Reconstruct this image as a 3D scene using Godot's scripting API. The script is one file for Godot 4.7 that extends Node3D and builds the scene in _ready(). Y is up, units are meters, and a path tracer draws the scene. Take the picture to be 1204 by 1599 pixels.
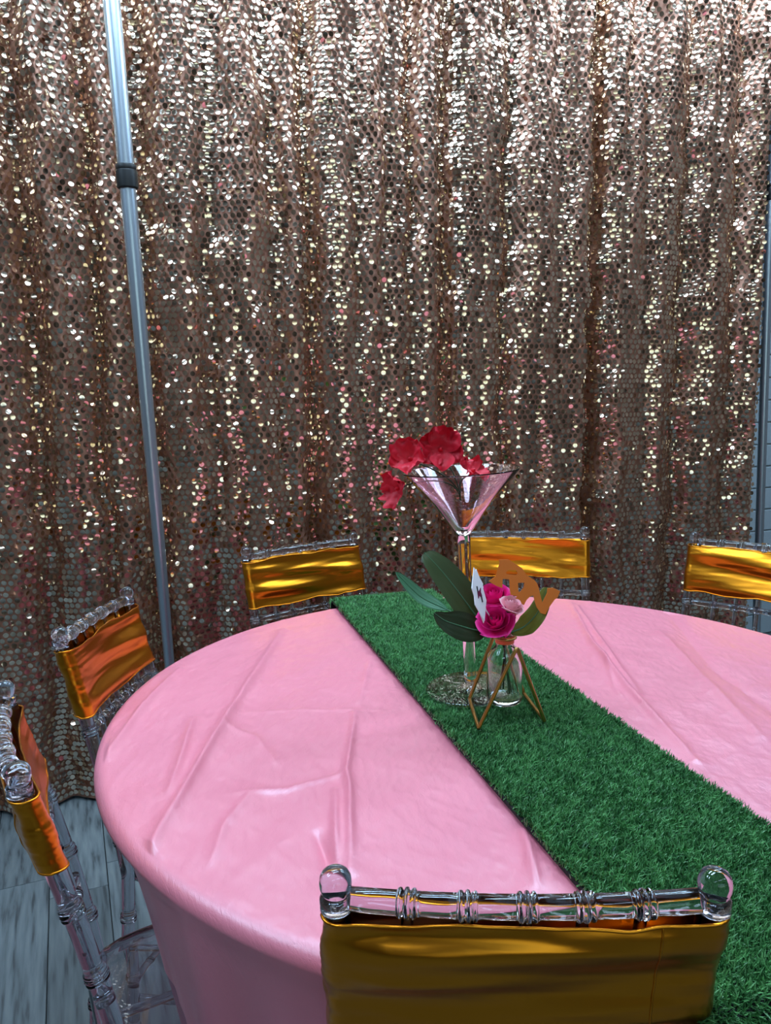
extends Node3D
# A party table: pink satin cloth, grass runner, jumbo martini glass, gold wire centrepiece, clear chairs, sequin backdrop.

const TABLE := Vector3(0.252, 0.76, -1.44)
const TR := 0.78
const ROOM_TURN := deg_to_rad(22.5)

var M := {}
var rng := RandomNumberGenerator.new()

# ---------------------------------------------------------------- mesh builder
class MB:
	var v := PackedVector3Array()
	var uv := PackedVector2Array()
	var ix := PackedInt32Array()

	func grid(pts: PackedVector3Array, w: int, h: int, uvs := PackedVector2Array()) -> void:
		# pts row by row, w columns, h rows
		var b := v.size()
		v.append_array(pts)
		if uvs.size() == pts.size():
			uv.append_array(uvs)
		else:
			for j in h:
				for i in w:
					uv.append(Vector2(float(i) / (w - 1), float(j) / (h - 1)))
		for j in h - 1:
			for i in w - 1:
				var a := b + j * w + i
				ix.append_array(PackedInt32Array([a, a + 1, a + w, a + 1, a + w + 1, a + w]))

	func tube(path: Array, radii: Array, seg := 12, capped := true) -> void:
		var n := path.size()
		var pts := PackedVector3Array()
		var t0: Vector3 = (path[1] - path[0]).normalized()
		var side := t0.cross(Vector3.UP)
		if side.length() < 0.05:
			side = t0.cross(Vector3.RIGHT)
		side = side.normalized()
		var rows := 0
		for k in n:
			var t: Vector3 = (path[mini(k + 1, n - 1)] - path[maxi(k - 1, 0)])
			if t.length() < 1e-7:
				t = t0
			t = t.normalized()
			side = (side - t * side.dot(t)).normalized()
			var up := t.cross(side)
			var r: float = radii[k] if radii.size() > 1 else radii[0]
			for i in seg + 1:
				var a := TAU * i / seg
				pts.append(path[k] + (side * cos(a) + up * sin(a)) * r)
			rows += 1
		var b := v.size()
		grid(pts, seg + 1, rows)
		if capped:
			for e in 2:
				var c := v.size()
				v.append(path[0] if e == 0 else path[n - 1])
				uv.append(Vector2(0.5, 0.5))
				var row := b + (0 if e == 0 else (rows - 1) * (seg + 1))
				for i in seg:
					if e == 0:
						ix.append_array(PackedInt32Array([c, row + i + 1, row + i]))
					else:
						ix.append_array(PackedInt32Array([c, row + i, row + i + 1]))

	func lathe(profile: Array, seg: int, xf := Transform3D()) -> void:
		var pts := PackedVector3Array()
		for p in profile:
			for i in seg + 1:
				var a := TAU * i / seg
				pts.append(xf * Vector3(p.x * cos(a), p.y, p.x * sin(a)))
		grid(pts, seg + 1, profile.size())

	func box(c: Vector3, s: Vector3, bev := 0.0, xf := Transform3D()) -> void:
		# chamfered box
		var h := s * 0.5
		var b := minf(bev, minf(h.x, minf(h.y, h.z)) * 0.9)
		for ax in 3:
			for sg in [-1.0, 1.0]:
				var n := Vector3.ZERO
				n[ax] = sg
				var u := Vector3.ZERO
				u[(ax + 1) % 3] = 1
				var w := Vector3.ZERO
				w[(ax + 2) % 3] = 1
				var hu: float = h[(ax + 1) % 3] - b
				var hw: float = h[(ax + 2) % 3] - b
				_quad(xf, c, n * h[ax] - u * hu - w * hw, n * h[ax] + u * hu - w * hw, n * h[ax] + u * hu + w * hw, n * h[ax] - u * hu + w * hw)
		if b > 0.0:
			for ax in 3:
				var a1 := (ax + 1) % 3
				var a2 := (ax + 2) % 3
				for s1 in [-1.0, 1.0]:
					for s2 in [-1.0, 1.0]:
						var p := Vector3.ZERO
						p[a1] = s1 * h[a1]
						p[a2] = s2 * (h[a2] - b)
						var q := Vector3.ZERO
						q[a1] = s1 * (h[a1] - b)
						q[a2] = s2 * h[a2]
						var e := Vector3.ZERO
						e[ax] = h[ax] - b
						_quad(xf, c, p - e, p + e, q + e, q - e)
			for s0 in [-1.0, 1.0]:
				for s1 in [-1.0, 1.0]:
					for s2 in [-1.0, 1.0]:
						var sg := Vector3(s0, s1, s2)
						_tri(xf, c, sg * (h - Vector3(0, b, b)), sg * (h - Vector3(b, 0, b)), sg * (h - Vector3(b, b, 0)))

	func _tri(xf: Transform3D, c: Vector3, p0: Vector3, p1: Vector3, p2: Vector3) -> void:
		if (p2 - p0).cross(p1 - p0).dot(p0 + p1 + p2) < 0:
			var t := p1
			p1 = p2
			p2 = t
		var b := v.size()
		for p in [p0, p1, p2]:
			v.append(xf * (c + p))
			uv.append(Vector2(p.x + p.z, p.y))
		ix.append_array(PackedInt32Array([b, b + 1, b + 2]))

	func _quad(xf: Transform3D, c: Vector3, p0: Vector3, p1: Vector3, p2: Vector3, p3: Vector3) -> void:
		_tri(xf, c, p0, p1, p2)
		_tri(xf, c, p0, p2, p3)

	func mesh(smooth := true, closed := true) -> ArrayMesh:
		if closed:
			var vol := 0.0
			for k in range(0, ix.size(), 3):
				vol += v[ix[k]].dot(v[ix[k + 2]].cross(v[ix[k + 1]]))
			if vol < 0.0:
				for k in range(0, ix.size(), 3):
					var t := ix[k + 1]
					ix[k + 1] = ix[k + 2]
					ix[k + 2] = t
		var arr := []
		arr.resize(Mesh.ARRAY_MAX)
		var nn := PackedVector3Array()
		if smooth:
			# weld normals by position
			nn.resize(v.size())
			var same := {}
			var rep := PackedInt32Array()
			rep.resize(v.size())
			for k in v.size():
				var key := Vector3i((v[k] * 20000.0).round())
				if not same.has(key):
					same[key] = k
				rep[k] = same[key]
			for k in range(0, ix.size(), 3):
				var a := ix[k]
				var b := ix[k + 1]
				var c := ix[k + 2]
				var n := (v[c] - v[a]).cross(v[b] - v[a])
				nn[rep[a]] += n
				nn[rep[b]] += n
				nn[rep[c]] += n
			for k in v.size():
				if rep[k] == k:
					nn[k] = nn[k].normalized() if nn[k].length() > 1e-16 else Vector3.UP
				else:
					nn[k] = nn[rep[k]]
			arr[Mesh.ARRAY_VERTEX] = v
			arr[Mesh.ARRAY_TEX_UV] = uv
			arr[Mesh.ARRAY_INDEX] = ix
			arr[Mesh.ARRAY_NORMAL] = nn
		else:
			var fv := PackedVector3Array()
			var fu := PackedVector2Array()
			for k in range(0, ix.size(), 3):
				var n := (v[ix[k + 2]] - v[ix[k]]).cross(v[ix[k + 1]] - v[ix[k]]).normalized()
				for e in 3:
					fv.append(v[ix[k + e]])
					fu.append(uv[ix[k + e]])
					nn.append(n)
			arr[Mesh.ARRAY_VERTEX] = fv
			arr[Mesh.ARRAY_TEX_UV] = fu
			arr[Mesh.ARRAY_NORMAL] = nn
		var m := ArrayMesh.new()
		m.add_surface_from_arrays(Mesh.PRIMITIVE_TRIANGLES, arr)
		return m

# ---------------------------------------------------------------- node helpers
func part(called: String, mesh: Mesh, mat: Material, parent: Node = null, label := "") -> MeshInstance3D:
	var o := MeshInstance3D.new()
	o.name = called
	o.mesh = mesh
	o.material_override = mat
	(parent if parent else self).add_child(o, true)
	if label != "":
		o.set_meta("label", label)
	return o

func tag(o: Node, label: String, category: String, group := "") -> Node:
	o.set_meta("label", label)
	o.set_meta("category", category)
	if group != "":
		o.set_meta("group", group)
	return o

var taken := {}
func numbered(called: String) -> String:
	if not taken.has(called):
		taken[called] = 0
		return called
	taken[called] += 1
	return "%s_%03d" % [called, taken[called]]

func thing(called: String, label: String, category: String, at := Vector3.ZERO, group := "") -> Node3D:
	var o := Node3D.new()
	o.name = numbered(called)
	add_child(o)
	o.position = at
	tag(o, label, category, group)
	return o

func struct(o: Node) -> Node:
	o.set_meta("kind", "structure")
	return o

func mat(c: Color, rough := 0.6, metal := 0.0, spec := 0.5) -> StandardMaterial3D:
	var m := StandardMaterial3D.new()
	m.albedo_color = c
	m.roughness = rough
	m.metallic = metal
	m.metallic_specular = spec
	return m

func glass(c: Color, scale := 0.05, rough := 0.0) -> StandardMaterial3D:
	var m := StandardMaterial3D.new()
	m.transparency = BaseMaterial3D.TRANSPARENCY_ALPHA
	m.albedo_color = c
	m.roughness = rough
	m.refraction_enabled = true
	m.refraction_scale = scale
	return m

func noise(freq: float, seed_: int, octaves := 4, type := FastNoiseLite.TYPE_SIMPLEX) -> FastNoiseLite:
	var n := FastNoiseLite.new()
	n.noise_type = type
	n.frequency = freq
	n.seed = seed_
	n.fractal_octaves = octaves
	return n

func ramp(cols: Array, offs: Array) -> Gradient:
	var g := Gradient.new()
	g.colors = PackedColorArray(cols)
	g.offsets = PackedFloat32Array(offs)
	return g

func noise_tex(n: FastNoiseLite, w: int, h: int, g: Gradient = null) -> NoiseTexture2D:
	var t := NoiseTexture2D.new()
	t.width = w
	t.height = h
	t.noise = n
	t.seamless = true
	if g:
		t.color_ramp = g
	return t

func rm(a: float, b: float) -> Vector3:      # room axes (a to the right along the back wall, b towards the viewer) to world
	return Vector3(a * cos(ROOM_TURN) + b * sin(ROOM_TURN), 0, -a * sin(ROOM_TURN) + b * cos(ROOM_TURN))

func room_xf(p: Vector3) -> Transform3D:     # p = (a, y, b)
	return Transform3D(Basis(Vector3.UP, ROOM_TURN), rm(p.x, p.z) + Vector3(0, p.y, 0))

# ---------------------------------------------------------------- main
func _ready() -> void:
	rng.seed = 11
	camera_and_light()
	materials()
	build_room()
	build_backdrop()
	build_table()
	build_chairs()
	build_runner()
	build_martini()
	build_centrepiece()

func camera_and_light() -> void:
	var cam := Camera3D.new()
	cam.name = "camera"
	cam.fov = 67.35
	cam.near = 0.05
	cam.far = 40
	add_child(cam)
	var p := deg_to_rad(8.522)
	var r := deg_to_rad(-0.852)
	var up := Vector3(0, cos(p), -sin(p))
	var right := Vector3.RIGHT * cos(r) + up * sin(r)
	var up2 := -Vector3.RIGHT * sin(r) + up * cos(r)
	cam.transform = Transform3D(Basis(right, up2, Vector3(0, sin(p), cos(p))), Vector3(0, 1.3447, 0))
	cam.current = true

	var we := WorldEnvironment.new()
	we.name = "world_environment"
	var e := Environment.new()
	e.background_mode = Environment.BG_SKY
	var sky := Sky.new()
	var sm := ProceduralSkyMaterial.new()
	sm.sky_top_color = Color(0.5, 0.62, 0.75)
	sm.sky_horizon_color = Color(0.78, 0.88, 0.82)
	sm.ground_bottom_color = Color(0.3, 0.3, 0.28)
	sm.ground_horizon_color = Color(0.6, 0.62, 0.6)
	sky.sky_material = sm
	e.sky = sky
	e.background_energy_multiplier = 2.2
	e.tonemap_mode = Environment.TONE_MAPPER_LINEAR
	e.tonemap_exposure = 1.45
	e.sdfgi_enabled = true
	e.ssao_enabled = true
	e.ssil_enabled = true
	we.environment = e
	add_child(we)
	# the ceiling lamps' area lights
	for q in LAMPS:
		var l := AreaLight3D.new()
		l.name = "ceiling_lamp_light"
		l.area_size = Vector2(1.2, 0.3)
		l.light_color = Color(0.74, 0.88, 1.0)
		l.light_energy = q[2]
		l.set("area_range", 14.0)
		l.set("area_attenuation", 2.0)
		l.shadow_enabled = true
		add_child(l, true)
		l.transform = Transform3D(Basis(Vector3.UP, ROOM_TURN) * Basis(Vector3.RIGHT, -PI / 2), rm(q[0], q[1]) + Vector3(0, 3.085, 0))

const LAMPS := [[-1.5, -1.95, 2.2], [0.4, -1.95, 2.2], [2.3, -1.95, 2.2], [-1.5, -1.15, 1.6], [0.4, -1.15, 1.9], [2.3, -1.15, 1.6], [-1.5, 1.3, 0.45], [0.4, 1.3, 0.45], [2.3, 1.3, 0.45]]

func materials() -> void:
	M.resin = glass(Color(0.86, 0.85, 0.88, 0.0), 0.05)
	M.clear = glass(Color(0.99, 0.985, 0.985, 0.0), 0.05)
	M.bottle = glass(Color(0.97, 0.99, 0.985, 0.0), 0.05)
	M.blush = glass(Color(1.0, 0.90, 0.93, 0.0), 0.05)
	M.gold = mat(Color(0.85, 0.53, 0.13), 0.28, 1.0)
	M.gold_wire = mat(Color(0.74, 0.58, 0.34), 0.3, 1.0)
	M.satin = mat(Color(0.89, 0.49, 0.56), 0.40, 0.0, 1.0)
	M.satin.clearcoat_enabled = true
	M.satin.clearcoat = 0.3
	M.satin.clearcoat_roughness = 0.45
	var wr := noise(0.012, 5, 4)
	wr.fractal_type = FastNoiseLite.FRACTAL_RIDGED
	wr.domain_warp_enabled = true
	wr.domain_warp_amplitude = 40.0
	M.satin.heightmap_enabled = true
	M.satin.heightmap_texture = noise_tex(wr, 1024, 1024)
	M.satin.heightmap_scale = 0.035
	M.satin.uv1_scale = Vector3(2.8, 1.3, 1)
	M.sequin = mat(Color(0.96, 0.88, 0.79), 0.11, 1.0)
	M.sequin.vertex_color_use_as_albedo = true
	M.mesh_cloth = mat(Color(0.63, 0.455, 0.375), 0.46, 0.6)
	M.steel = mat(Color(0.70, 0.74, 0.78), 0.32, 0.9)
	M.black = mat(Color(0.03, 0.03, 0.035), 0.45)
	M.backing = mat(Color(0.05, 0.055, 0.045), 0.9)
	M.blade = mat(Color(1, 1, 1), 0.42, 0.0, 0.5)
	M.blade.vertex_color_use_as_albedo = true
	M.crimson = mat(Color(0.82, 0.07, 0.18), 0.6)
	M.crimson.backlight_enabled = true
	M.crimson.backlight = Color(0.12, 0.01, 0.02)
	M.magenta = mat(Color(0.95, 0.15, 0.57), 0.5)
	M.blush_petal = mat(Color(0.99, 0.72, 0.76), 0.6)
	M.leaf_dark = mat(Color(0.12, 0.19, 0.05), 0.5)
	M.leaf_mid = mat(Color(0.22, 0.29, 0.11), 0.5)
	M.leaf_pale = mat(Color(0.30, 0.50, 0.36), 0.5)
	M.leaf_olive = mat(Color(0.42, 0.46, 0.14), 0.5)
	M.stem = mat(Color(0.16, 0.22, 0.10), 0.6)
	M.card = mat(Color(0.98, 0.98, 1.0), 0.6)
	M.topper = mat(Color(0.88, 0.45, 0.05), 0.4, 0.1)
	M.coral = mat(Color(0.93, 0.42, 0.24), 0.5)
	M.plum = mat(Color(0.42, 0.06, 0.24), 0.6)
	M.ink = mat(Color(0.06, 0.05, 0.08), 0.6)
	M.paint = mat(Color(0.80, 0.80, 0.78), 0.8)
	M.dark_wall = mat(Color(0.40, 0.34, 0.30), 0.8)
	M.side_wall = mat(Color(0.48, 0.43, 0.40), 0.8)
	M.shiplap = mat(Color(0.76, 0.81, 0.84), 0.6)
	M.ceiling = mat(Color(0.80, 0.80, 0.79), 0.9)
	M.lamp = mat(Color(0.95, 0.97, 1.0), 0.5)
	M.lamp.emission_enabled = true
	M.lamp.emission = Color(0.86, 0.94, 1.0)
	M.lamp.emission_energy_multiplier = 2.0
	M.pane = StandardMaterial3D.new()
	M.pane.transparency = BaseMaterial3D.TRANSPARENCY_ALPHA
	M.pane.albedo_color = Color(0.9, 1, 0.96, 0.05)
	M.pane.roughness = 0.02
	M.wood = []
	for k in 5:
		var n := noise(0.02, 30 + k, 5)
		var t := noise_tex(n, 512, 512, ramp([Color(0.26, 0.28, 0.29), Color(0.37, 0.40, 0.41), Color(0.42, 0.45, 0.46), Color(0.46, 0.49, 0.49)], [0.12, 0.34, 0.6, 0.9]))
		var w := mat(Color(1, 1, 1).darkened(0.07 * (k % 3)), 0.5)
		w.albedo_texture = t
		w.uv1_triplanar = true
		w.uv1_scale = Vector3(3.4, 3.4, 0.3)
		w.uv1_offset = Vector3(0.37 * k, 0.2, 0.61 * k)
		M.wood.append(w)

# ---------------------------------------------------------------- room
func slab(called: String, lo: Vector3, hi: Vector3, m: Material) -> MeshInstance3D:
	var b := MB.new()
	b.box(Vector3.ZERO, hi - lo, 0.0)
	var o := part(called, b.mesh(false), m)
	o.transform = room_xf((lo + hi) * 0.5)
	struct(o)
	return o

func build_room() -> void:
	var A0 := -3.3
	var A1 := 3.6
	var B0 := -3.05
	var B1 := 3.3
	var Y1 := 3.15
	var floor_ := slab("floor", Vector3(A0 - 0.15, -0.12, B0 - 0.15), Vector3(A1 + 0.15, -0.008, B1 + 0.15), M.black)
	var ceil_ := slab("ceiling", Vector3(A0 - 0.15, Y1, B0 - 0.15), Vector3(A1 + 0.15, Y1 + 0.12, B1 + 0.15), M.ceiling)
	var wb := slab("wall_back", Vector3(A0 - 0.15, -0.008, B0 - 0.15), Vector3(A1 + 0.15, Y1, B0), M.paint)
	slab("wall_left", Vector3(A0 - 0.15, -0.008, B0), Vector3(A0, Y1, B1), M.side_wall)
	slab("wall_right", Vector3(A1, -0.008, B0), Vector3(A1 + 0.15, Y1, B1), M.side_wall)
	# front wall, behind the viewer, with a shop window
	var wf := Node3D.new()
	wf.name = "wall_front"
	add_child(wf)
	struct(wf)
	var wx0 := -1.7
	var wx1 := 1.5
	var wy0 := 0.95
	var wy1 := 2.85
	for q in [[A0 - 0.15, wx0, -0.008, Y1], [wx1, A1 + 0.15, -0.008, Y1], [wx0, wx1, -0.008, wy0], [wx0, wx1, wy1, Y1]]:
		var b := MB.new()
		b.box(Vector3.ZERO, Vector3(q[1] - q[0], q[3] - q[2], 0.15))
		var o := part("wall_panel", b.mesh(false), M.dark_wall, wf)
		o.transform = room_xf(Vector3((q[0] + q[1]) * 0.5, (q[2] + q[3]) * 0.5, B1 + 0.075))
	var win := Node3D.new()
	win.name = "window_1"
	add_child(win)
	struct(win)
	win.transform = room_xf(Vector3((wx0 + wx1) * 0.5, (wy0 + wy1) * 0.5, B1 + 0.06))
	var fr := MB.new()
	var ww := wx1 - wx0
	var wh := wy1 - wy0
	for s in [-1.0, 0.0, 1.0]:
		fr.box(Vector3(s * (ww * 0.5 - 0.03), 0, 0), Vector3(0.06, wh, 0.07), 0.006)
	for s in [-1.0, 1.0]:
		fr.box(Vector3(0, s * (wh * 0.5 - 0.03), 0), Vector3(ww, 0.06, 0.07), 0.006)
	part("window_frame", fr.mesh(false), M.black, win)
	for s in [-1.0, 1.0]:
		var pn := MB.new()
		pn.box(Vector3(s * ww * 0.25, 0, 0), Vector3(ww * 0.5 - 0.06, wh - 0.1, 0.006))
		part("pane", pn.mesh(false), M.pane, win)
	# planks
	var pw := 0.153
	var pl := 1.22
	var pm := MB.new()
	pm.box(Vector3.ZERO, Vector3(pw - 0.002, 0.012, pl - 0.002), 0.0012)
	var plank := pm.mesh(false)
	var finv := floor_.transform.affine_inverse()
	var n := 0
	# a seam of the photograph passes through world (-0.907, -1.855)
	var a0 := -0.907 * cos(ROOM_TURN) + 1.855 * sin(ROOM_TURN)
	var b0 := -1.092 * sin(ROOM_TURN) - 1.968 * cos(ROOM_TURN)
	for i in range(-30, 30):
		var a := a0 + (i + 0.5) * pw
		if a - pw * 0.5 < A0 - 0.1 or a + pw * 0.5 > A1 + 0.1:
			continue
		var shift := fposmod(0.43 * (i + 1) + (0.13 if i % 2 else 0.0), 1.0) * pl
		if i == -1:
			shift = 0.0
		if i == 0:
			shift = 0.10
		for j in range(-4, 6):
			var b := b0 + shift + (j - 0.5) * pl
			if b - pl * 0.5 > B1 + 0.05 or b + pl * 0.5 < B0 - 0.05:
				continue
			var z0 := maxf(b - pl * 0.5, B0)
			var z1 := minf(b + pl * 0.5, B1)
			var o := part("plank", plank, M.wood[(i * 3 + j * 7 + 100) % 5], floor_)
			var xf := room_xf(Vector3(a, -0.006, (z0 + z1) * 0.5))
			xf.basis = xf.basis * Basis.from_scale(Vector3(1, 1, (z1 - z0) / pl))
			o.transform = finv * xf
			n += 1
	# shiplap boards on the back wall
	var bh := 0.118
	var sb := MB.new()
	sb.box(Vector3.ZERO, Vector3(A1 - A0, bh - 0.006, 0.018), 0.004)
	var board := sb.mesh(false)
	var winv := wb.transform.affine_inverse()
	for k in int(Y1 / bh):
		var o := part("shiplap_board", board, M.shiplap, wb)
		o.transform = winv * room_xf(Vector3((A0 + A1) * 0.5, (k + 0.5) * bh, B0 + 0.009))
	# ceiling lamps
	var li := 0
	var where := ["leftmost of the row by the curtain", "middle of the row by the curtain", "rightmost of the row by the curtain", "leftmost of the row over the table", "middle of the row over the table", "rightmost of the row over the table", "leftmost of the row by the window", "middle of the row by the window", "rightmost of the row by the window"]
	for q in LAMPS:
		var t := thing("ceiling_light", "long white ceiling light panel, " + where[li], "ceiling light", Vector3.ZERO, "ceiling light panels")
		t.transform = room_xf(Vector3(q[0], Y1, q[1]))
		var hb := MB.new()
		hb.box(Vector3(0, -0.02, 0), Vector3(1.28, 0.04, 0.38), 0.006)
		part("housing", hb.mesh(false), M.paint, t)
		var lb := MB.new()
		lb.box(Vector3(0, -0.043, 0), Vector3(1.2, 0.012, 0.3), 0.003)
		part("diffuser", lb.mesh(false), M.lamp, t)
		li += 1

# ---------------------------------------------------------------- sequin backdrop
const CU0 := -1.95
const CU1 := 1.60
var fold_n: FastNoiseLite
var fold_w: FastNoiseLite

func cpos(u: float) -> Vector3:      # curtain line, u = metres along it from x = 0
	var d := Vector3(0.958, 0, -0.287)
	return Vector3(-0.03, 0, -2.70) + d * u

func fold(u: float, y: float) -> float:
	var uu := u + 0.02 * fold_w.get_noise_2d(u * 0.6, y * 1.1)
	var f := 0.036 * fold_n.get_noise_2d(uu, y * 0.05) + 0.012 * fold_w.get_noise_2d(uu * 2.6 + 9.0, y * 0.12)
	for q in [[-1.62, 0.04, 0.06], [-1.32, 0.045, 0.07], [-1.08, 0.035, 0.06], [-0.90, 0.03, 0.045], [-0.75, 0.05, 0.08], [-0.21, 0.045, 0.075], [0.15, 0.03, 0.05], [0.27, 0.03, 0.05], [0.52, 0.03, 0.04], [0.87, 0.03, 0.09], [1.27, 0.05, 0.07], [1.50, 0.03, 0.04]]:
		var d: float = (uu - q[0]) / q[1]
		f -= q[2] * exp(-d * d)
	return f * (0.8 + 0.2 * clampf(2.6 - y, 0.0, 2.6) / 2.6)

func build_backdrop() -> void:
	fold_n = noise(4.2, 3, 2)
	fold_w = noise(3.0, 8, 2)
	var dirn := Vector3(0.958, 0, -0.287)
	var nrm := Vector3(0.287, 0, 0.958)
	var top := 2.92
	var cur := thing("sequin_curtain", "rose gold sequin backdrop curtain hanging in pleats behind the pink table", "curtain")
	var W := 720
	var H := 70
	var pts := PackedVector3Array()
	for j in H:
		var y := 0.012 + (top - 0.012) * j / (H - 1)
		for i in W:
			var u := CU0 + (CU1 - CU0) * i / (W - 1)
			pts.append(cpos(u) + nrm * (fold(u, y) - 0.002) + Vector3(0, y, 0))
	var b := MB.new()
	b.grid(pts, W, H)
	part("backing_cloth", b.mesh(true, false), M.mesh_cloth, cur)
	# a sequin: a thin dished disc
	var sq := MB.new()
	var sp := PackedVector3Array()
	var rr := 0.0083
	for q in [[0.0, 0.0], [0.6, 0.00008], [1.0, 0.0003]]:
		for i in 13:
			var a := TAU * i / 12
			sp.append(Vector3(cos(a) * rr * q[0], sin(a) * rr * q[0], q[1]))
	sq.grid(sp, 13, 3)
	var sm := sq.mesh(true, false)
	# columns spaced by arc length along the pleats
	var cols := PackedFloat32Array()
	var last := cpos(CU0) + nrm * fold(CU0, 1.3)
	var acc := 0.0
	var u2 := CU0
	while u2 < CU1:
		u2 += 0.002
		var p := cpos(u2) + nrm * fold(u2, 1.3)
		acc += p.distance_to(last)
		last = p
		if acc >= 0.0207:
			acc -= 0.0207
			cols.append(u2)
	var xfs: Array[Transform3D] = []
	var tints := PackedColorArray()
	var row := 0
	var y := 0.03
	while y < top - 0.01:
		for i in cols.size():
			var u := cols[i] + (0.0103 if row % 2 else 0.0) * 0.9 + rng.randf_range(-0.0012, 0.0012)
			if u > CU1:
				continue
			var yy := y + rng.randf_range(-0.0012, 0.0012)
			var f0 := fold(u, yy)
			var du := fold(u + 0.004, yy) - f0
			var tan := (dirn * 0.004 + nrm * du).normalized()
			var dy := fold(u, yy + 0.02) - f0
			var upv := (Vector3(0, 0.02, 0) + nrm * dy).normalized()
			var n := tan.cross(upv).normalized()
			var loose := rng.randf()
			var s := 0.38 if loose < 0.10 else (0.17 if loose < 0.38 else 0.06)
			var bs := Basis(tan, n.cross(tan), n)
			bs = bs * Basis(Vector3.UP, rng.randfn(0.0, s)) * Basis(Vector3.RIGHT, rng.randfn(0.03, s))
			var at := cpos(u) + nrm * f0 + Vector3(0, yy, 0) + n * (0.0045 + rng.randf() * 0.003)
			xfs.append(Transform3D(bs, at))
			var g := rng.randf()
			tints.append(Color(1, 0.93 + 0.07 * g, 0.84 + 0.16 * g) * (0.8 + 0.2 * rng.randf()))
		y += 0.0184
		row += 1
	var mm := MultiMesh.new()
	mm.transform_format = MultiMesh.TRANSFORM_3D
	mm.use_colors = true
	mm.mesh = sm
	mm.instance_count = xfs.size()
	for k in xfs.size():
		mm.set_instance_transform(k, xfs[k])
		mm.set_instance_color(k, tints[k])
	var mi := MultiMeshInstance3D.new()
	mi.name = "sequins"
	mi.multimesh = mm
	mi.material_override = M.sequin
	mi.set_meta("kind", "stuff")
	cur.add_child(mi, true)
	# the telescopic frame
	var st := thing("backdrop_stand", "silver telescopic backdrop frame with black collars carrying the sequin curtain", "stand")
	pole(st, Vector3(-0.690, 0.0, -2.38), Vector3(-0.738, 2.95, -2.27), 1.975, 0.0125, 0.0245)
	pole(st, Vector3(1.61, 0.0, -3.22), Vector3(1.535, 2.95, -3.22), 2.13, 0.0165, 0.018)
	var bar := MB.new()
	bar.tube([Vector3(-2.2, 2.945, -1.98), Vector3(-0.722, 2.95, -2.33), Vector3(1.6, 2.95, -3.23)], [0.014], 14)
	part("crossbar", bar.mesh(), M.steel, st)

func pole(st: Node3D, a: Vector3, b: Vector3, yc: float, r0: float, r1: float) -> void:
	var tc := yc / b.y
	var up := MB.new()
	up.tube([a, a.lerp(b, 0.3), a.lerp(b, tc)], [r0, lerpf(r0, r1, 0.45), lerpf(r0, r1, 0.82)], 24)
	var o := part("upright", up.mesh(), M.steel, st)
	var col := MB.new()
	var cr := r1 + 0.005
	var c0 := a.lerp(b, tc - 0.011)
	var c1 := a.lerp(b, tc + 0.011)
	col.tube([c0, c0.lerp(c1, 0.05), c0.lerp(c1, 0.72), c0.lerp(c1, 0.73), c0.lerp(c1, 0.79), c0.lerp(c1, 0.8), c0.lerp(c1, 0.97), c1], [cr - 0.003, cr, cr, cr - 0.0025, cr - 0.0025, cr - 0.001, cr - 0.001, cr - 0.004], 24)
	part("collar", col.mesh(), M.black, o)
	var tp := MB.new()
	tp.tube([a.lerp(b, tc), b], [r1 * 0.93, r1], 24)
	part("inner_tube", tp.mesh(), M.steel, st)
	var base := MB.new()
	base.box(a + Vector3(0, 0.006, 0), Vector3(0.30, 0.012, 0.16), 0.003)
	part("base_plate", base.mesh(false), M.black, st)

# ---------------------------------------------------------------- table and cloth
const CREASES := [
	# points (x, z), height, half width
	[[-0.267, -1.888, -0.276, -1.68, -0.297, -1.367, -0.306, -1.156, -0.308, -1.065, -0.315, -0.969, -0.314, -0.921], 0.0127, 0.0136],
	[[-0.363, -1.355, -0.346, -1.223, -0.331, -1.073], 0.0085, 0.0102],
	[[-0.062, -1.364, -0.067, -1.134, -0.06, -1.084, -0.05, -0.881], 0.0103, 0.0093],
	[[-0.082, -1.079, -0.069, -0.894], 0.0078, 0.0085],
	[[-0.297, -1.373, -0.165, -1.383, -0.02, -1.383], 0.0014, 0.0068],
	[[-0.238, -1.076, -0.153, -1.085, -0.068, -1.134], 0.0039, 0.0068],
	[[-0.456, -1.613, -0.472, -1.394, -0.469, -1.194], 0.0097, 0.0119],
	[[0.517, -2.102, 0.483, -1.75, 0.479, -1.484, 0.49, -1.153], 0.0103, 0.0102],
	[[0.53, -2.081, 0.507, -1.735, 0.492, -1.43], 0.0073, 0.0085],
	[[0.18, -0.966, 0.176, -0.849], 0.0097, 0.0093],
	[[-0.099, -0.966, -0.081, -0.914, -0.071, -0.861], -0.0085, 0.0102],
	[[0.674, -1.836, 0.652, -1.547, 0.637, -1.239], 0.0073, 0.0170],
	[[0.499, -1.721, 0.453, -1.465, 0.458, -1.325], 0.0039, 0.0085],
	[[-0.037, -1.678, -0.055, -1.419], 0.0039, 0.0076],
	[[-0.229, -0.904, -0.229, -0.985, -0.209, -1.071], 0.0061, 0.0102],
	[[-0.305, -1.324, -0.232, -1.269, -0.185, -1.172], 0.0030, 0.0085],
	[[0.76, -2.0, 0.70, -1.6, 0.72, -1.2], -0.0061, 0.0255],
]
var cl_n: FastNoiseLite
var cl_m: FastNoiseLite

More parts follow.
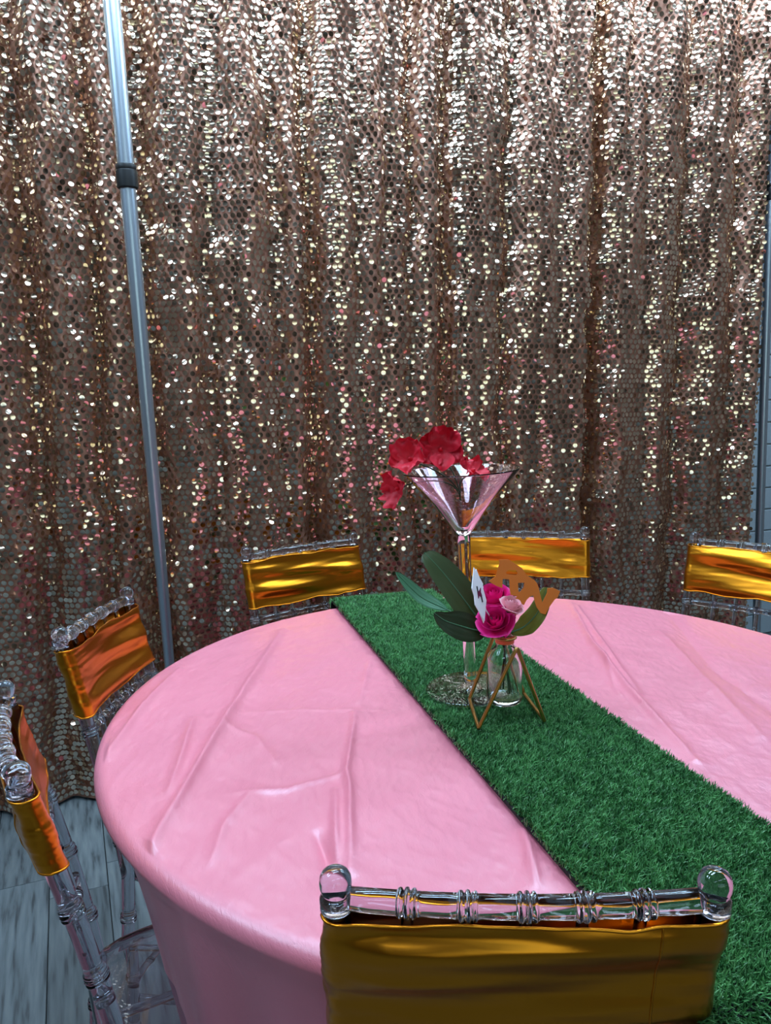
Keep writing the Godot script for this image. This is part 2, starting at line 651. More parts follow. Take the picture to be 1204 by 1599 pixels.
func cloth_h(x: float, z: float) -> float:
	var h := 0.0008 * cl_n.get_noise_2d(x * 1.0, z * 0.45) + 0.0018 * cl_m.get_noise_2d(x, z * 0.5)
	for c in CREASES:
		var p: Array = c[0]
		var w: float = c[2]
		var best := 9.0
		var along := 0.0
		var total := p.size() / 2 - 1
		for k in total:
			var ax: float = p[2 * k]
			var az: float = p[2 * k + 1]
			var bx: float = p[2 * k + 2] - ax
			var bz: float = p[2 * k + 3] - az
			if absf(x - ax - bx * 0.5) > absf(bx) * 0.5 + 3.0 * w or absf(z - az - bz * 0.5) > absf(bz) * 0.5 + 3.0 * w:
				continue
			var t := clampf(((x - ax) * bx + (z - az) * bz) / (bx * bx + bz * bz), 0.0, 1.0)
			var d := Vector2(x - ax - bx * t, z - az - bz * t).length()
			if d < best:
				best = d
				along = (k + t) / total
		if best < 3.0 * w:
			var s := best / w
			h += c[1] * 1.25 * exp(-1.5 * (sqrt(s * s + 0.04) - 0.2)) * (0.35 + 0.65 * pow(maxf(sin(PI * clampf(along, 0.02, 0.98)), 0.0), 0.6))
	return h

# where chair seats push the hanging cloth in: angle, depth, width
const TUCKS := [[1.73, 0.17, 0.3], [2.72, 0.19, 0.45], [-3.06, 0.19, 0.4], [-2.14, 0.17, 0.3], [-1.38, 0.17, 0.3], [-0.70, 0.17, 0.3]]

func build_table() -> void:
	cl_n = noise(26.0, 21, 3)
	cl_n.fractal_type = FastNoiseLite.FRACTAL_RIDGED
	cl_m = noise(9.0, 22, 2)
	var tb := thing("banquet_table", "round banquet table standing under the pink satin cloth", "table", Vector3(TABLE.x, 0, TABLE.z))
	var tt := MB.new()
	tt.lathe([Vector2(0, 0.742), Vector2(0.735, 0.742), Vector2(0.745, 0.735), Vector2(0.745, 0.715), Vector2(0.735, 0.71), Vector2(0, 0.71)], 72)
	part("tabletop", tt.mesh(), mat(Color(0.5, 0.42, 0.32), 0.6), tb)
	for s in [[-1, -1], [1, -1], [1, 1], [-1, 1]]:
		var lg := MB.new()
		lg.tube([Vector3(s[0] * 0.22, 0.002, s[1] * 0.22), Vector3(s[0] * 0.2, 0.712, s[1] * 0.2)], [0.014], 12)
		part("leg", lg.mesh(), M.black, tb)
	var cl := thing("tablecloth", "pink satin tablecloth with fold creases draped over the round table", "tablecloth", Vector3(TABLE.x, 0, TABLE.z))
	var seg := 720
	var pts := PackedVector3Array()
	var uvs := PackedVector2Array()
	var rows := 0
	var sk := noise(1.0, 77, 2)
	var edge := 0.022
	# profile: radius, drop, arc length
	var prof := []
	var nr := 178
	for k in nr + 1:
		prof.append([(TR - edge) * pow(float(k) / nr, 0.9), 0.0, 0.0])
	for k in range(1, 9):
		var a := PI * 0.5 * k / 8
		prof.append([TR - edge + edge * sin(a), edge * (1 - cos(a)), 0.0])
	for k in range(1, 37):
		prof.append([TR, edge + (0.735 - edge) * k / 36.0, k / 36.0])
	for q in prof:
		for i in seg + 1:
			var a := TAU * (i % seg) / seg
			var cx := cos(a)
			var cz := sin(a)
			var r: float = q[0]
			var drop: float = q[1]
			var y := 0.76 - drop
			if drop < 0.0001:
				var fade := 1.0
				y += cloth_h(TABLE.x + cx * r, TABLE.z + cz * r) * fade
			elif q[2] > 0.0:
				var g: float = q[2]
				var n := sk.get_noise_2d(cx * 2.6, cz * 2.6) * 1.3 + 0.7 * sin(a * 17.0 + 2.0 * sk.get_noise_2d(cx * 2.0 + 7.0, cz * 2.0))
				var tuck := 0.07
				for q2 in TUCKS:
					var da := angle_difference(a, q2[0])
					tuck = maxf(tuck, q2[1] * exp(-da * da / (q2[2] * q2[2])))
				r += 0.034 * n * pow(g, 0.9) - tuck * pow(g, 0.65)
			pts.append(Vector3(cx * r, y, cz * r))
			uvs.append(Vector2(cx, cz) * (r + drop) + Vector2(2, 2))
		rows += 1
	var b := MB.new()
	b.grid(pts, seg + 1, rows, uvs)
	part("satin_sheet", b.mesh(true, false), M.satin, cl)

# ---------------------------------------------------------------- chairs
func post_z(y: float) -> float:
	if y < 0.45:
		return -0.045 * pow(1.0 - y / 0.45, 1.4)
	return -0.10 * pow((y - 0.45) / 0.462, 1.25)

func ringed(path_at: Callable, t0: float, t1: float, r: float, rings: Array, big: float) -> MB:
	# a bamboo-like turned rod: path_at(t) with pairs of rings at the given t
	var ts := []
	var n := 14
	for k in n + 1:
		ts.append([lerpf(t0, t1, float(k) / n), r])
	var length: float = (path_at.call(t1) - path_at.call(t0)).length()
	for q in rings:
		for s in [-1.0, 0.0, 1.0]:
			for e in [[-0.0028, 0.0], [-0.0016, 0.8], [0.0, 1.0], [0.0016, 0.8], [0.0028, 0.0]]:
				ts.append([q + (s * 0.006 + e[0]) * (t1 - t0) / length, r + (big - (0.0006 if s != 0.0 else 0.0)) * e[1]])
	ts.sort_custom(func(x, y): return x[0] < y[0])
	var path := []
	var radii := []
	var near := -9.0
	for q in ts:
		if q[0] - near < 1e-5 * absf(t1 - t0):
			continue
		near = q[0]
		# keep plain samples out of the rings
		path.append(path_at.call(q[0]))
		radii.append(q[1])
	var b := MB.new()
	b.tube(path, radii, 18)
	return b

func make_chair(label: String, mid: Vector3, face: Vector3, w: float, band0: float, band1: float, seed_: int, wr := 1.0) -> Node3D:
	var t := thing("banquet_chair", label, "chair", Vector3.ZERO, "clear chairs around the pink table")
	face = face.normalized()
	t.transform = Transform3D(Basis(Vector3.UP, atan2(face.x, face.z)), Vector3(mid.x, 0, mid.z) + face * 0.10)
	var hw := w * 0.5
	var R := 0.0125
	for s in [-1.0, 1.0]:
		var pa := func(y): return Vector3(s * (hw * (1.04 - 0.04 * y / 0.9)), y, post_z(y))
		var pb: MB = ringed(pa, 0.0, 0.897, R, [0.10, 0.22, 0.36, 0.52, 0.64, 0.735], 0.0035)
		part("back_post", pb.mesh(), M.resin, t)
		var f := MB.new()
		var z9 := post_z(0.91)
		f.lathe([Vector2(0, 0.896), Vector2(0.0125, 0.8962), Vector2(0.0143, 0.898), Vector2(0.0143, 0.901), Vector2(0.0132, 0.9025), Vector2(0.0146, 0.9045), Vector2(0.0146, 0.909), Vector2(0.0130, 0.911), Vector2(0.0115, 0.9125), Vector2(0.0128, 0.9145), Vector2(0.0142, 0.9185), Vector2(0.0146, 0.9235), Vector2(0.0138, 0.9290), Vector2(0.0112, 0.9335), Vector2(0.0065, 0.9365), Vector2(0, 0.9372)], 24, Transform3D(Basis(), Vector3(s * hw, 0, z9)))
		part("finial", f.mesh(), M.resin, t)
		var fl := func(y): return Vector3(s * (hw + 0.005), y, 0.385 + 0.01 * (1.0 - y / 0.44))
		var fb: MB = ringed(fl, 0.0, 0.425, R, [0.12, 0.28], 0.0035)
		part("front_leg", fb.mesh(), M.resin, t)
		for y in [0.17, 0.31]:
			var st := func(z): return Vector3(s * (hw + 0.006), y, z)
			var sb: MB = ringed(st, -0.01, 0.375, 0.008, [0.18], 0.002)
			part("stretcher", sb.mesh(), M.resin, t)
	var zt := post_z(0.908)
	var bow := func(x): return Vector3(x, 0.908, zt - 0.012 * (1.0 - pow(x / hw, 2.0)))
	var ri := []
	for k in 5:
		ri.append(lerpf(-hw, hw, [0.19, 0.345, 0.495, 0.65, 0.81][k]))
	var tr_: MB = ringed(bow, -hw + 0.009, hw - 0.009, 0.0105, ri, 0.003)
	part("top_rail", tr_.mesh(), M.resin, t)
	for y in [0.735, 0.60]:
		var zl := post_z(y)
		var lr := func(x): return Vector3(x, y, zl - 0.008 * (1.0 - pow(x / hw, 2.0)))
		var lb: MB = ringed(lr, -hw + 0.008, hw - 0.008, 0.0085, ri, 0.0025)
		part("lower_rail", lb.mesh(), M.resin, t)
	for x in ri:
		var bend := 1.0 - pow(x / hw, 2.0)
		var sp := func(y): return Vector3(x, y, post_z(y) - 0.009 * bend)
		var sb: MB = ringed(sp, 0.607, 0.899, 0.0055, [0.68], 0.0018)
		part("spindle", sb.mesh(), M.resin, t)
	for y in [0.20]:
		for z in [-0.02, 0.388]:
			var st := func(x): return Vector3(x, y, z)
			var sb: MB = ringed(st, -hw, hw, 0.008, [-hw * 0.4, hw * 0.4], 0.002)
			part("stretcher", sb.mesh(), M.resin, t)
	# seat: rounded slab with a rim
	var seat := MB.new()
	var corners := []
	var rows := [[0.0, 0.437], [0.9, 0.437], [0.985, 0.432], [1.0, 0.442], [1.0, 0.452], [0.97, 0.460], [0.92, 0.458], [0.88, 0.453], [0.0, 0.453]]
	var sp := PackedVector3Array()
	for q in rows:
		for i in 49:
			var a := TAU * i / 48
			var c := cos(a)
			var d := sin(a)
			var k := pow(pow(absf(c), 5.0) + pow(absf(d), 5.0), -0.2)
			sp.append(Vector3(c * k * (hw + 0.018) * q[0], q[1], 0.19 + d * k * 0.215 * q[0]))
	seat.grid(sp, 49, rows.size())
	part("seat", seat.mesh(), M.resin, t)
	make_band(t, hw, band0, band1, seed_, wr)
	return t

func make_band(t: Node3D, hw: float, y0: float, y1: float, seed_: int, wr: float) -> void:
	var na := noise(1.0, seed_, 3)
	var nb := noise(1.0, seed_ + 50, 2)
	nb.fractal_type = FastNoiseLite.FRACTAL_RIDGED
	var nc := noise(1.0, seed_ + 90, 1)
	var seg := 160
	var rows := 44
	var rad := 0.0168
	var hx := hw - 0.001
	var pts := PackedVector3Array()
	var L := 4.0 * hx + TAU * rad
	var at := func(s: float, v: float) -> Vector3:
		# s in [0, 1) around the sleeve, v in [0, 1] from bottom to top
		var q := s * L
		var x := 0.0
		var z := 0.0
		var n := Vector3.ZERO
		var flat := 0.0
		if q < 2.0 * hx:
			x = -hx + q
			z = rad
			n = Vector3(0, 0, 1)
			flat = 1.0 - pow(x / hx, 2.0)
		elif q < 2.0 * hx + PI * rad:
			var a := (q - 2.0 * hx) / rad
			n = Vector3(sin(a), 0, cos(a))
			x = hx + sin(a) * rad
			z = cos(a) * rad
		elif q < 4.0 * hx + PI * rad:
			x = hx - (q - 2.0 * hx - PI * rad)
			z = -rad
			n = Vector3(0, 0, -1)
			flat = 1.0 - pow(x / hx, 2.0)
		else:
			var a := (q - 4.0 * hx - PI * rad) / rad
			n = Vector3(-sin(a), 0, -cos(a))
			x = -hx - sin(a) * rad
			z = -cos(a) * rad
		var sg := 1.0 if n.z >= 0.0 else 3.0
		var y := lerpf(y0, y1, v) + 0.004 * na.get_noise_2d(x * 5.0, 20.0 * sg) * (1.0 - 2.0 * v) * 1.5
		# stretched cloth is pulled in between the posts at its edges, and wrinkles run from post to post
		var dip := -0.004 * flat
		var yy := (y - y0) / 0.15
		var w := (0.0060 * nc.get_noise_2d(x * 1.6 + 11.0 * sg, yy * 2.3 + x * 0.9) + 0.0011 * na.get_noise_2d(x * 1.6 + 3.0 * sg, yy * 4.0 - x * 1.1) + 0.0013 * nb.get_noise_2d(x * 1.1 + 5.0 * sg, yy * 1.7 + x * 0.8)) * wr
		w *= 0.35 + 0.65 * minf(1.0, flat * 2.2)
		w += 0.0005 * wr * na.get_noise_2d(x * 14.0, y * 120.0) * pow(1.0 - flat, 2.0)
		z += post_z(y) - 0.008 * flat
		return Vector3(x, y, z) + n * (w + dip * 0.4)
	for j in rows:
		for i in seg + 1:
			pts.append(at.call(float(i % seg) / seg, float(j) / (rows - 1)))
	var b := MB.new()
	b.grid(pts, seg + 1, rows)
	var o := part("gold_band", b.mesh(true, false), M.gold, t)
	for v in [0.0, 1.0]:
		var path := []
		for i in seg + 1:
			path.append(at.call(float(i % seg) / seg, v))
		var h := MB.new()
		h.tube(path, [0.0016], 8, false)
		part("hem", h.mesh(), M.gold, o)
	# the seam, on the outer side
	var sm := []
	var s0 := (2.0 * hx + PI * rad + 2.0 * hx * 0.86) / L
	for j in rows:
		sm.append(at.call(s0 + 0.002 * sin(j * 0.3), float(j) / (rows - 1)) + Vector3(0, 0, -0.0002))
	var s := MB.new()
	s.tube(sm, [0.0011], 6)
	part("seam", s.mesh(), M.gold, o)

func build_chairs() -> void:
	make_chair("clear chair with gold band nearest the viewer, its back across the runner end", Vector3(0.116, 0, -0.615), Vector3(0.03, 0, -1), 0.330, 0.735, 0.888, 1, 1.4)
	make_chair("clear chair with gold band behind the table, left of the grass runner", Vector3(-0.247, 0, -2.216), Vector3(0.592, 0, 0.806), 0.362, 0.768, 0.893, 2)
	make_chair("clear chair with gold band straight behind the martini glass", Vector3(0.437, 0, -2.387), Vector3(-0.144, 0, 0.99), 0.372, 0.783, 0.897, 3)
	make_chair("clear chair with gold band at the far right, cut by the photo's edge", Vector3(1.064, 0, -2.12), Vector3(-0.623, 0, 0.782), 0.38, 0.768, 0.897, 4)
	make_chair("clear chair with orange gold band left of the table, beside the silver pole", Vector3(-0.59, 0, -1.512), Vector3(0.997, 0, 0.08), 0.30, 0.768, 0.893, 5)
	make_chair("clear chair seen edge on at the lower left, standing on bare grey planks", Vector3(-0.499, 0, -0.96), Vector3(0.877, 0, -0.48), 0.30, 0.798, 0.893, 6)

# ---------------------------------------------------------------- grass runner
func build_runner() -> void:
	var d := Vector3(0.2785, 0, 0.9604)
	var c := Vector3(0.9604, 0, -0.2785)
	var s_mid := -1.313
	var half := 0.795
	var top := 0.766
	var rnd := 0.02
	# path in (s, y) with its normal
	var path := []
	for k in range(0, 9):
		path.append([s_mid - half, top - rnd - 0.16 * (1.0 - k / 8.0), Vector2(-1, 0)])
	for k in range(1, 8):
		var a := PI * 0.5 * k / 8
		path.append([s_mid - half + rnd - rnd * cos(a), top - rnd + rnd * sin(a), Vector2(-cos(a), sin(a))])
	for k in 81:
		path.append([lerpf(s_mid - half + rnd, s_mid + half - rnd, k / 80.0), top, Vector2(0, 1)])
	for k in range(1, 8):
		var a := PI * 0.5 * k / 8
		path.append([s_mid + half - rnd + rnd * sin(a), top - rnd + rnd * cos(a), Vector2(sin(a), cos(a))])
	for k in range(0, 17):
		path.append([s_mid + half, top - rnd - 0.36 * k / 16.0, Vector2(1, 0)])
	var o0 := 0.444
	var o1 := 0.748
	var run := thing("grass_runner", "green artificial grass table runner laid across the pink cloth", "table runner")
	var pos := func(q: Array, o: float, lift: float) -> Vector3:
		var nn: Vector2 = q[2]
		return d * (q[0] + nn.x * lift) + c * o + Vector3(0, q[1] + nn.y * lift, 0)
	var ring := PackedVector3Array()
	for q in path:
		for e in [[o0, 0.0], [o0, 0.006], [(o0 + o1) * 0.5, 0.006], [o1, 0.006], [o1, 0.0], [(o0 + o1) * 0.5, 0.0], [o0, 0.0]]:
			ring.append(pos.call(q, e[0], e[1]))
	var b := MB.new()
	b.grid(ring, 7, path.size())
	part("backing_mat", b.mesh(false, true), M.backing, run)
	# tufts of blades
	var tuft := MB.new()
	var lr := RandomNumberGenerator.new()
	lr.seed = 4
	for k in 7:
		var a := TAU * k / 7.0 + lr.randf()
		var root := Vector3(lr.randf_range(-0.003, 0.003), 0, lr.randf_range(-0.003, 0.003))
		var out := Vector3(cos(a), 0, sin(a))
		var side := Vector3(-sin(a), 0, cos(a)) * 0.0009
		var hgt := lr.randf_range(0.008, 0.0125)
		var lean := lr.randf_range(0.002, 0.008)
		var p1 := root + out * lean * 0.35 + Vector3(0, hgt * 0.6, 0)
		var p2 := root + out * lean + Vector3(0, hgt, 0)
		var bb := tuft.v.size()
		for q in [root - side, root + side, p1 - side * 0.9, p1 + side * 0.9, p2]:
			tuft.v.append(q)
			tuft.uv.append(Vector2(0.5, q.y * 80.0))
		tuft.ix.append_array(PackedInt32Array([bb, bb + 1, bb + 2, bb + 1, bb + 3, bb + 2, bb + 2, bb + 3, bb + 4]))
	var tm := tuft.mesh(true, false)
	# arc length table
	var acc := [0.0]
	for k in range(1, path.size()):
		acc.append(acc[k - 1] + Vector2(path[k][0] - path[k - 1][0], path[k][1] - path[k - 1][1]).length())
	var total: float = acc[acc.size() - 1]
	var xfs: Array[Transform3D] = []
	var tints := PackedColorArray()
	var gap := 0.0042
	var seg := 0
	var tone := noise(22.0, 9, 3)
	for i in int(total / gap):
		for j in int((o1 - o0) / gap):
			var s := (i + rng.randf()) * gap
			while seg < path.size() - 2 and acc[seg + 1] < s:
				seg += 1
			while seg > 0 and acc[seg] > s:
				seg -= 1
			var f: float = clampf((s - acc[seg]) / maxf(acc[seg + 1] - acc[seg], 1e-6), 0.0, 1.0)
			var qa: Array = path[seg]
			var qb: Array = path[seg + 1]
			var nn: Vector2 = qa[2].lerp(qb[2], f).normalized()
			var q := [lerpf(qa[0], qb[0], f), lerpf(qa[1], qb[1], f), nn]
			var o := o0 + (j + rng.randf()) * gap
			var at: Vector3 = pos.call(q, o, 0.004)
			var n3 := d * nn.x + Vector3(0, nn.y, 0)
			var fwd := d * nn.y - Vector3(0, nn.x, 0)
			var bs := Basis(c, n3, fwd)
			bs = bs * Basis(Vector3(0, 0, 1), rng.randfn(-0.10, 0.22)) * Basis(Vector3(1, 0, 0), rng.randfn(0.28, 0.25)) * Basis(Vector3.UP, rng.randf() * TAU)
			xfs.append(Transform3D(bs.scaled_local(Vector3.ONE * rng.randf_range(0.85, 1.25)), at))
			var g := clampf(0.5 + 0.35 * tone.get_noise_2d(at.x, at.z) + rng.randfn(0.0, 0.22), 0.0, 1.0)
			tints.append(Color(0.016, 0.100, 0.022).lerp(Color(0.14, 0.40, 0.13), g))
	var mm := MultiMesh.new()
	mm.transform_format = MultiMesh.TRANSFORM_3D
	mm.use_colors = true
	mm.mesh = tm
	mm.instance_count = xfs.size()
	for k in xfs.size():
		mm.set_instance_transform(k, xfs[k])
		mm.set_instance_color(k, tints[k])
	var mi := MultiMeshInstance3D.new()
	mi.name = "grass_pile"
	mi.multimesh = mm
	mi.material_override = M.blade
	mi.set_meta("kind", "stuff")
	run.add_child(mi, true)

# ---------------------------------------------------------------- martini glass with flowers
func build_martini() -> void:
	var t := thing("martini_glass", "jumbo clear martini glass standing on the grass runner", "glass", Vector3(0.160, 0.781, -1.42))
	t.rotation.z = 0.045
	var base := MB.new()
	base.lathe([Vector2(0, 0.0), Vector2(0.06, 0.0), Vector2(0.084, 0.0), Vector2(0.0875, 0.003), Vector2(0.085, 0.0065), Vector2(0.05, 0.009), Vector2(0.022, 0.0115), Vector2(0.0145, 0.016), Vector2(0.0, 0.017)], 64)
	part("foot", base.mesh(), M.clear, t)
	var stem := MB.new()
	stem.lathe([Vector2(0, 0.0175), Vector2(0.0125, 0.0175), Vector2(0.0115, 0.03), Vector2(0.0112, 0.15), Vector2(0.0115, 0.28), Vector2(0.0125, 0.305), Vector2(0.0, 0.3055)], 32)
	part("stem", stem.mesh(), M.clear, t)
	var bowl := MB.new()
	var y0 := 0.306
	var y1 := 0.428
	var R := 0.109
	bowl.lathe([Vector2(0, y0), Vector2(0.012, y0), Vector2(0.016, y0 + 0.006), Vector2(R * 0.5, (y0 + y1) * 0.5), Vector2(R - 0.001, y1 - 0.002), Vector2(R, y1), Vector2(R - 0.0015, y1 + 0.0008), Vector2(R - 0.003, y1 - 0.0005), Vector2(R * 0.5 - 0.003, (y0 + y1) * 0.5 + 0.001), Vector2(0.011, y0 + 0.013), Vector2(0.0, y0 + 0.010)], 72)
	part("bowl", bowl.mesh(), M.blush, t)
	# spray of crimson silk blossoms
	var fl := thing("flower_spray", "crimson silk flower spray resting in the martini glass and over its rim", "flowers", Vector3(0.14, 1.10, -1.42))
	var root := Vector3(0.0, 0.02, 0.0)
	var heads := [
		[Vector3(0.047, 1.231, -1.40), Vector3(-0.35, 0.45, 0.8), 0.034],
		[Vector3(0.104, 1.246, -1.43), Vector3(0.05, 0.25, 0.95), 0.041],
		[Vector3(0.162, 1.206, -1.415), Vector3(0.5, 0.75, 0.5), 0.030],
		[Vector3(0.024, 1.180, -1.385), Vector3(-0.75, -0.1, 0.6), 0.033],
	]
	var k := 0
	for h in heads:
		var at: Vector3 = h[0] - fl.position
		blossom(fl, at, h[1], h[2], 100 + k, [5, 6, 5, 4][k])
		var sb := MB.new()
		var ax: Vector3 = h[1].normalized()
		var pth := []
		for i in 13:
			var q := i / 12.0
			pth.append(bez(root + Vector3(0, 0.03, 0), Vector3(0.0, 0.10, 0.01), at - ax * 0.05 + Vector3(0, 0.01, 0), at - ax * 0.006, q))
		sb.tube(pth, [0.0014], 8)
		part("stem", sb.mesh(), M.stem, fl)
		k += 1

func bez(a: Vector3, b: Vector3, c: Vector3, d: Vector3, t: float) -> Vector3:
	return a.lerp(b, t).lerp(b.lerp(c, t), t).lerp(b.lerp(c, t).lerp(c.lerp(d, t), t), t)

func frame_of(ax: Vector3) -> Basis:
	ax = ax.normalized()
	var x := Vector3.UP.cross(ax)
	if x.length() < 0.1:
		x = Vector3.RIGHT
	x = x.normalized()
	return Basis(x, ax, x.cross(ax))   # y runs along the flower's axis

func blossom(parent: Node3D, at: Vector3, ax: Vector3, r: float, seed_: int, petals: int) -> void:
	var lr := RandomNumberGenerator.new()
	lr.seed = seed_
	var nz := noise(1.0, seed_, 2)
	var fr := frame_of(ax)
	var hub := MB.new()
	hub.lathe([Vector2(0, -0.005), Vector2(0.004, -0.003), Vector2(0.0045, 0.003), Vector2(0.002, 0.007), Vector2(0, 0.008)], 12, Transform3D(fr, at))
	var bl := part("blossom", hub.mesh(), M.crimson, parent)
	for k in petals:
		var phi := TAU * (k + 0.3 * lr.randf()) / petals
		var lift := 0.1 + 0.95 * lr.randf()
		var wd := r * lr.randf_range(0.5, 0.66)
		var pts := PackedVector3Array()
		var w := 13
		var h := 11
		for j in h:
			var v := float(j) / (h - 1)
			for i in w:
				var u := 2.0 * i / (w - 1) - 1.0
				var prof := pow(sin(PI * clampf(0.08 + 0.80 * v, 0.0, 1.0)), 0.7)
				var x := u * wd * prof
				var along := r * v * (1.0 - 0.12 * u * u)
				var up := r * (lift * pow(v, 1.3) - 0.45 * lift * v * v * v) + r * 0.42 * u * u * v + r * 0.26 * v * nz.get_noise_2d(u * 0.9 + 5.0 * k, v * 1.3)
				pts.append(at + fr * (Basis(Vector3.UP, phi) * Vector3(x, up, along + 0.002)))
		var b := MB.new()
		b.grid(pts, w, h)
		part("petal", b.mesh(true, false), M.crimson, bl)

# ---------------------------------------------------------------- centrepiece
func build_centrepiece() -> void:
	var ground := 0.782
	var ws := thing("wire_stand", "gold wire A-frame stand on the grass runner around the small bottle", "stand", Vector3(0.208, ground, -1.313))
	var o := ws.position
	var FL := Vector3(0.153, ground, -1.237) - o + Vector3(0, 0.0035, 0)
	var BL := Vector3(0.151, ground, -1.362) - o + Vector3(0, 0.0035, 0)
	var FR := Vector3(0.270, ground, -1.264) - o + Vector3(0, 0.0035, 0)
	var BR := Vector3(0.257, ground, -1.389) - o + Vector3(0, 0.0035, 0)
	var AF := Vector3(0.219, 0.922, -1.252) - o
	var AB := Vector3(0.204, 0.922, -1.375) - o
	for q in [["front_frame", FL, AF, FR], ["rear_frame", BL, AB, BR]]:
		var b := MB.new()
		b.tube(rounded([q[1], q[2], q[3]], 0.006), [0.0034], 14)
		part(q[0], b.mesh(), M.gold_wire, ws)
	for q in [[FL, BL], [FR, BR]]:
		var b := MB.new()
		b.tube([q[0], q[1]], [0.0034], 14)
		part("base_rail", b.mesh(), M.gold_wire, ws)
	var rg := MB.new()
	var rp := []
	for i in 41:
		var a := TAU * i / 40
		rp.append(Vector3(0.208, 0.921, -1.313) - o + Vector3(cos(a) * 0.0195, 0, sin(a) * 0.0195))
	rg.tube(rp, [0.002], 8, false)
	part("neck_ring", rg.mesh(), M.gold_wire, ws)
	# bottle
	var bt := thing("glass_bottle", "small clear glass bottle with coral neck held in the gold wire stand", "bottle", Vector3(0.208, 0.801, -1.313))
	var bb := MB.new()
	bb.lathe([Vector2(0, 0.0), Vector2(0.026, 0.0), Vector2(0.0305, 0.004), Vector2(0.0315, 0.010), Vector2(0.0315, 0.075), Vector2(0.030, 0.086), Vector2(0.024, 0.096), Vector2(0.0165, 0.103), Vector2(0.0155, 0.110), Vector2(0.0155, 0.124), Vector2(0.0172, 0.126), Vector2(0.0172, 0.131), Vector2(0.0150, 0.1325), Vector2(0.0132, 0.131), Vector2(0.0130, 0.106), Vector2(0.0215, 0.094), Vector2(0.0272, 0.085), Vector2(0.0288, 0.075), Vector2(0.0288, 0.014), Vector2(0.026, 0.009), Vector2(0, 0.008)], 48)
	part("body", bb.mesh(), M.bottle, bt)
	var rb := MB.new()
	rb.lathe([Vector2(0.0158, 0.1105), Vector2(0.0168, 0.1105), Vector2(0.0170, 0.117), Vector2(0.0168, 0.1235), Vector2(0.0158, 0.1235), Vector2(0.0158, 0.1105)], 40)
	part("neck_band", rb.mesh(), M.coral, bt, "coral orange band round the neck")
	var neck := Vector3(0.208, 0.934, -1.313)
	# roses
	rose("magenta rose with open petals at the front of the bottle bouquet", Vector3(0.187, 0.960, -1.285), Vector3(-0.2, 0.74, 0.66), 0.035, M.magenta, 5, neck)
	rose("magenta rose tucked behind the front rose and the white card", Vector3(0.191, 0.993, -1.325), Vector3(-0.1, 0.9, 0.35), 0.033, M.magenta, 6, neck)
	rose("pale pink rosebud between the magenta roses and the olive leaf", Vector3(0.214, 0.989, -1.278), Vector3(0.35, 0.85, 0.3), 0.023, M.blush_petal, 7, neck)
	# leaves
	leaf("slim pale green leaf reaching farthest left from the bouquet", [Vector3(0.171, 0.945, -1.30), Vector3(0.13, 0.963, -1.30), Vector3(0.097, 0.980, -1.30), Vector3(0.057, 1.003, -1.295), Vector3(0.016, 1.047, -1.29)], 0.38, 0.0145, M.leaf_pale, neck, Vector3(0.1, 0.75, 0.6))
	leaf("broad dark green leaf rising behind the white card", [Vector3(0.178, 0.930, -1.325), Vector3(0.150, 0.968, -1.33), Vector3(0.112, 1.020, -1.335), Vector3(0.085, 1.052, -1.34), Vector3(0.068, 1.068, -1.35)], 0.05, 0.031, M.leaf_mid, neck, Vector3(0.35, 0.35, 0.8), true)
	leaf("dark green leaf lying level, left of the front rose", [Vector3(0.178, 0.937, -1.300), Vector3(0.150, 0.944, -1.285), Vector3(0.120, 0.956, -1.275), Vector3(0.098, 0.966, -1.27), Vector3(0.080, 0.980, -1.268)], 0.05, 0.025, M.leaf_dark, neck, Vector3(-0.1, 0.45, 0.85))
	leaf("olive green leaf pointing right under the gold lettering", [Vector3(0.212, 0.930, -1.305), Vector3(0.238, 0.942, -1.30), Vector3(0.258, 0.964, -1.295), Vector3(0.270, 0.988, -1.295), Vector3(0.279, 1.014, -1.30)], 0.04, 0.019, M.leaf_olive, neck, Vector3(-0.5, 0.3, 0.8), true)
	card_pick(neck)
	gold_topper(neck)

func rounded(p: Array, r: float) -> Array:
	var out := [p[0]]
	for k in range(1, p.size() - 1):
		var a: Vector3 = p[k] + (p[k - 1] - p[k]).normalized() * r
		var b: Vector3 = p[k] + (p[k + 1] - p[k]).normalized() * r
		for i in 7:
			var t := i / 6.0
			out.append(a.lerp(p[k], t).lerp(p[k].lerp(b, t), t))
	out.append(p[p.size() - 1])
	return out

func stalk(parent: Node3D, a: Vector3, b: Vector3, r: float, m: Material, called := "stem") -> void:
	# from the flower head down through the bottle's neck to its bottom
	var nk := Vector3(0.208, 0.932, -1.313)
	var off := (a - nk)
	off.y = 0
	off = off.normalized() * 0.008
	var ft := Vector3(0.208, 0.820, -1.313) - off * 1.6
	var pth := []
	for i in 11:
		pth.append(bez(a, a.lerp(nk + off, 0.5) - Vector3(0, 0.008, 0), nk + off + Vector3(0, 0.02, 0), nk + off * 0.9, i / 10.0) - parent.position)
	for i in range(1, 6):
		pth.append((nk + off * 0.9).lerp(ft, i / 5.0) - parent.position)
	var s := MB.new()
	s.tube(pth, [r], 8)
	part(called, s.mesh(), m, parent)

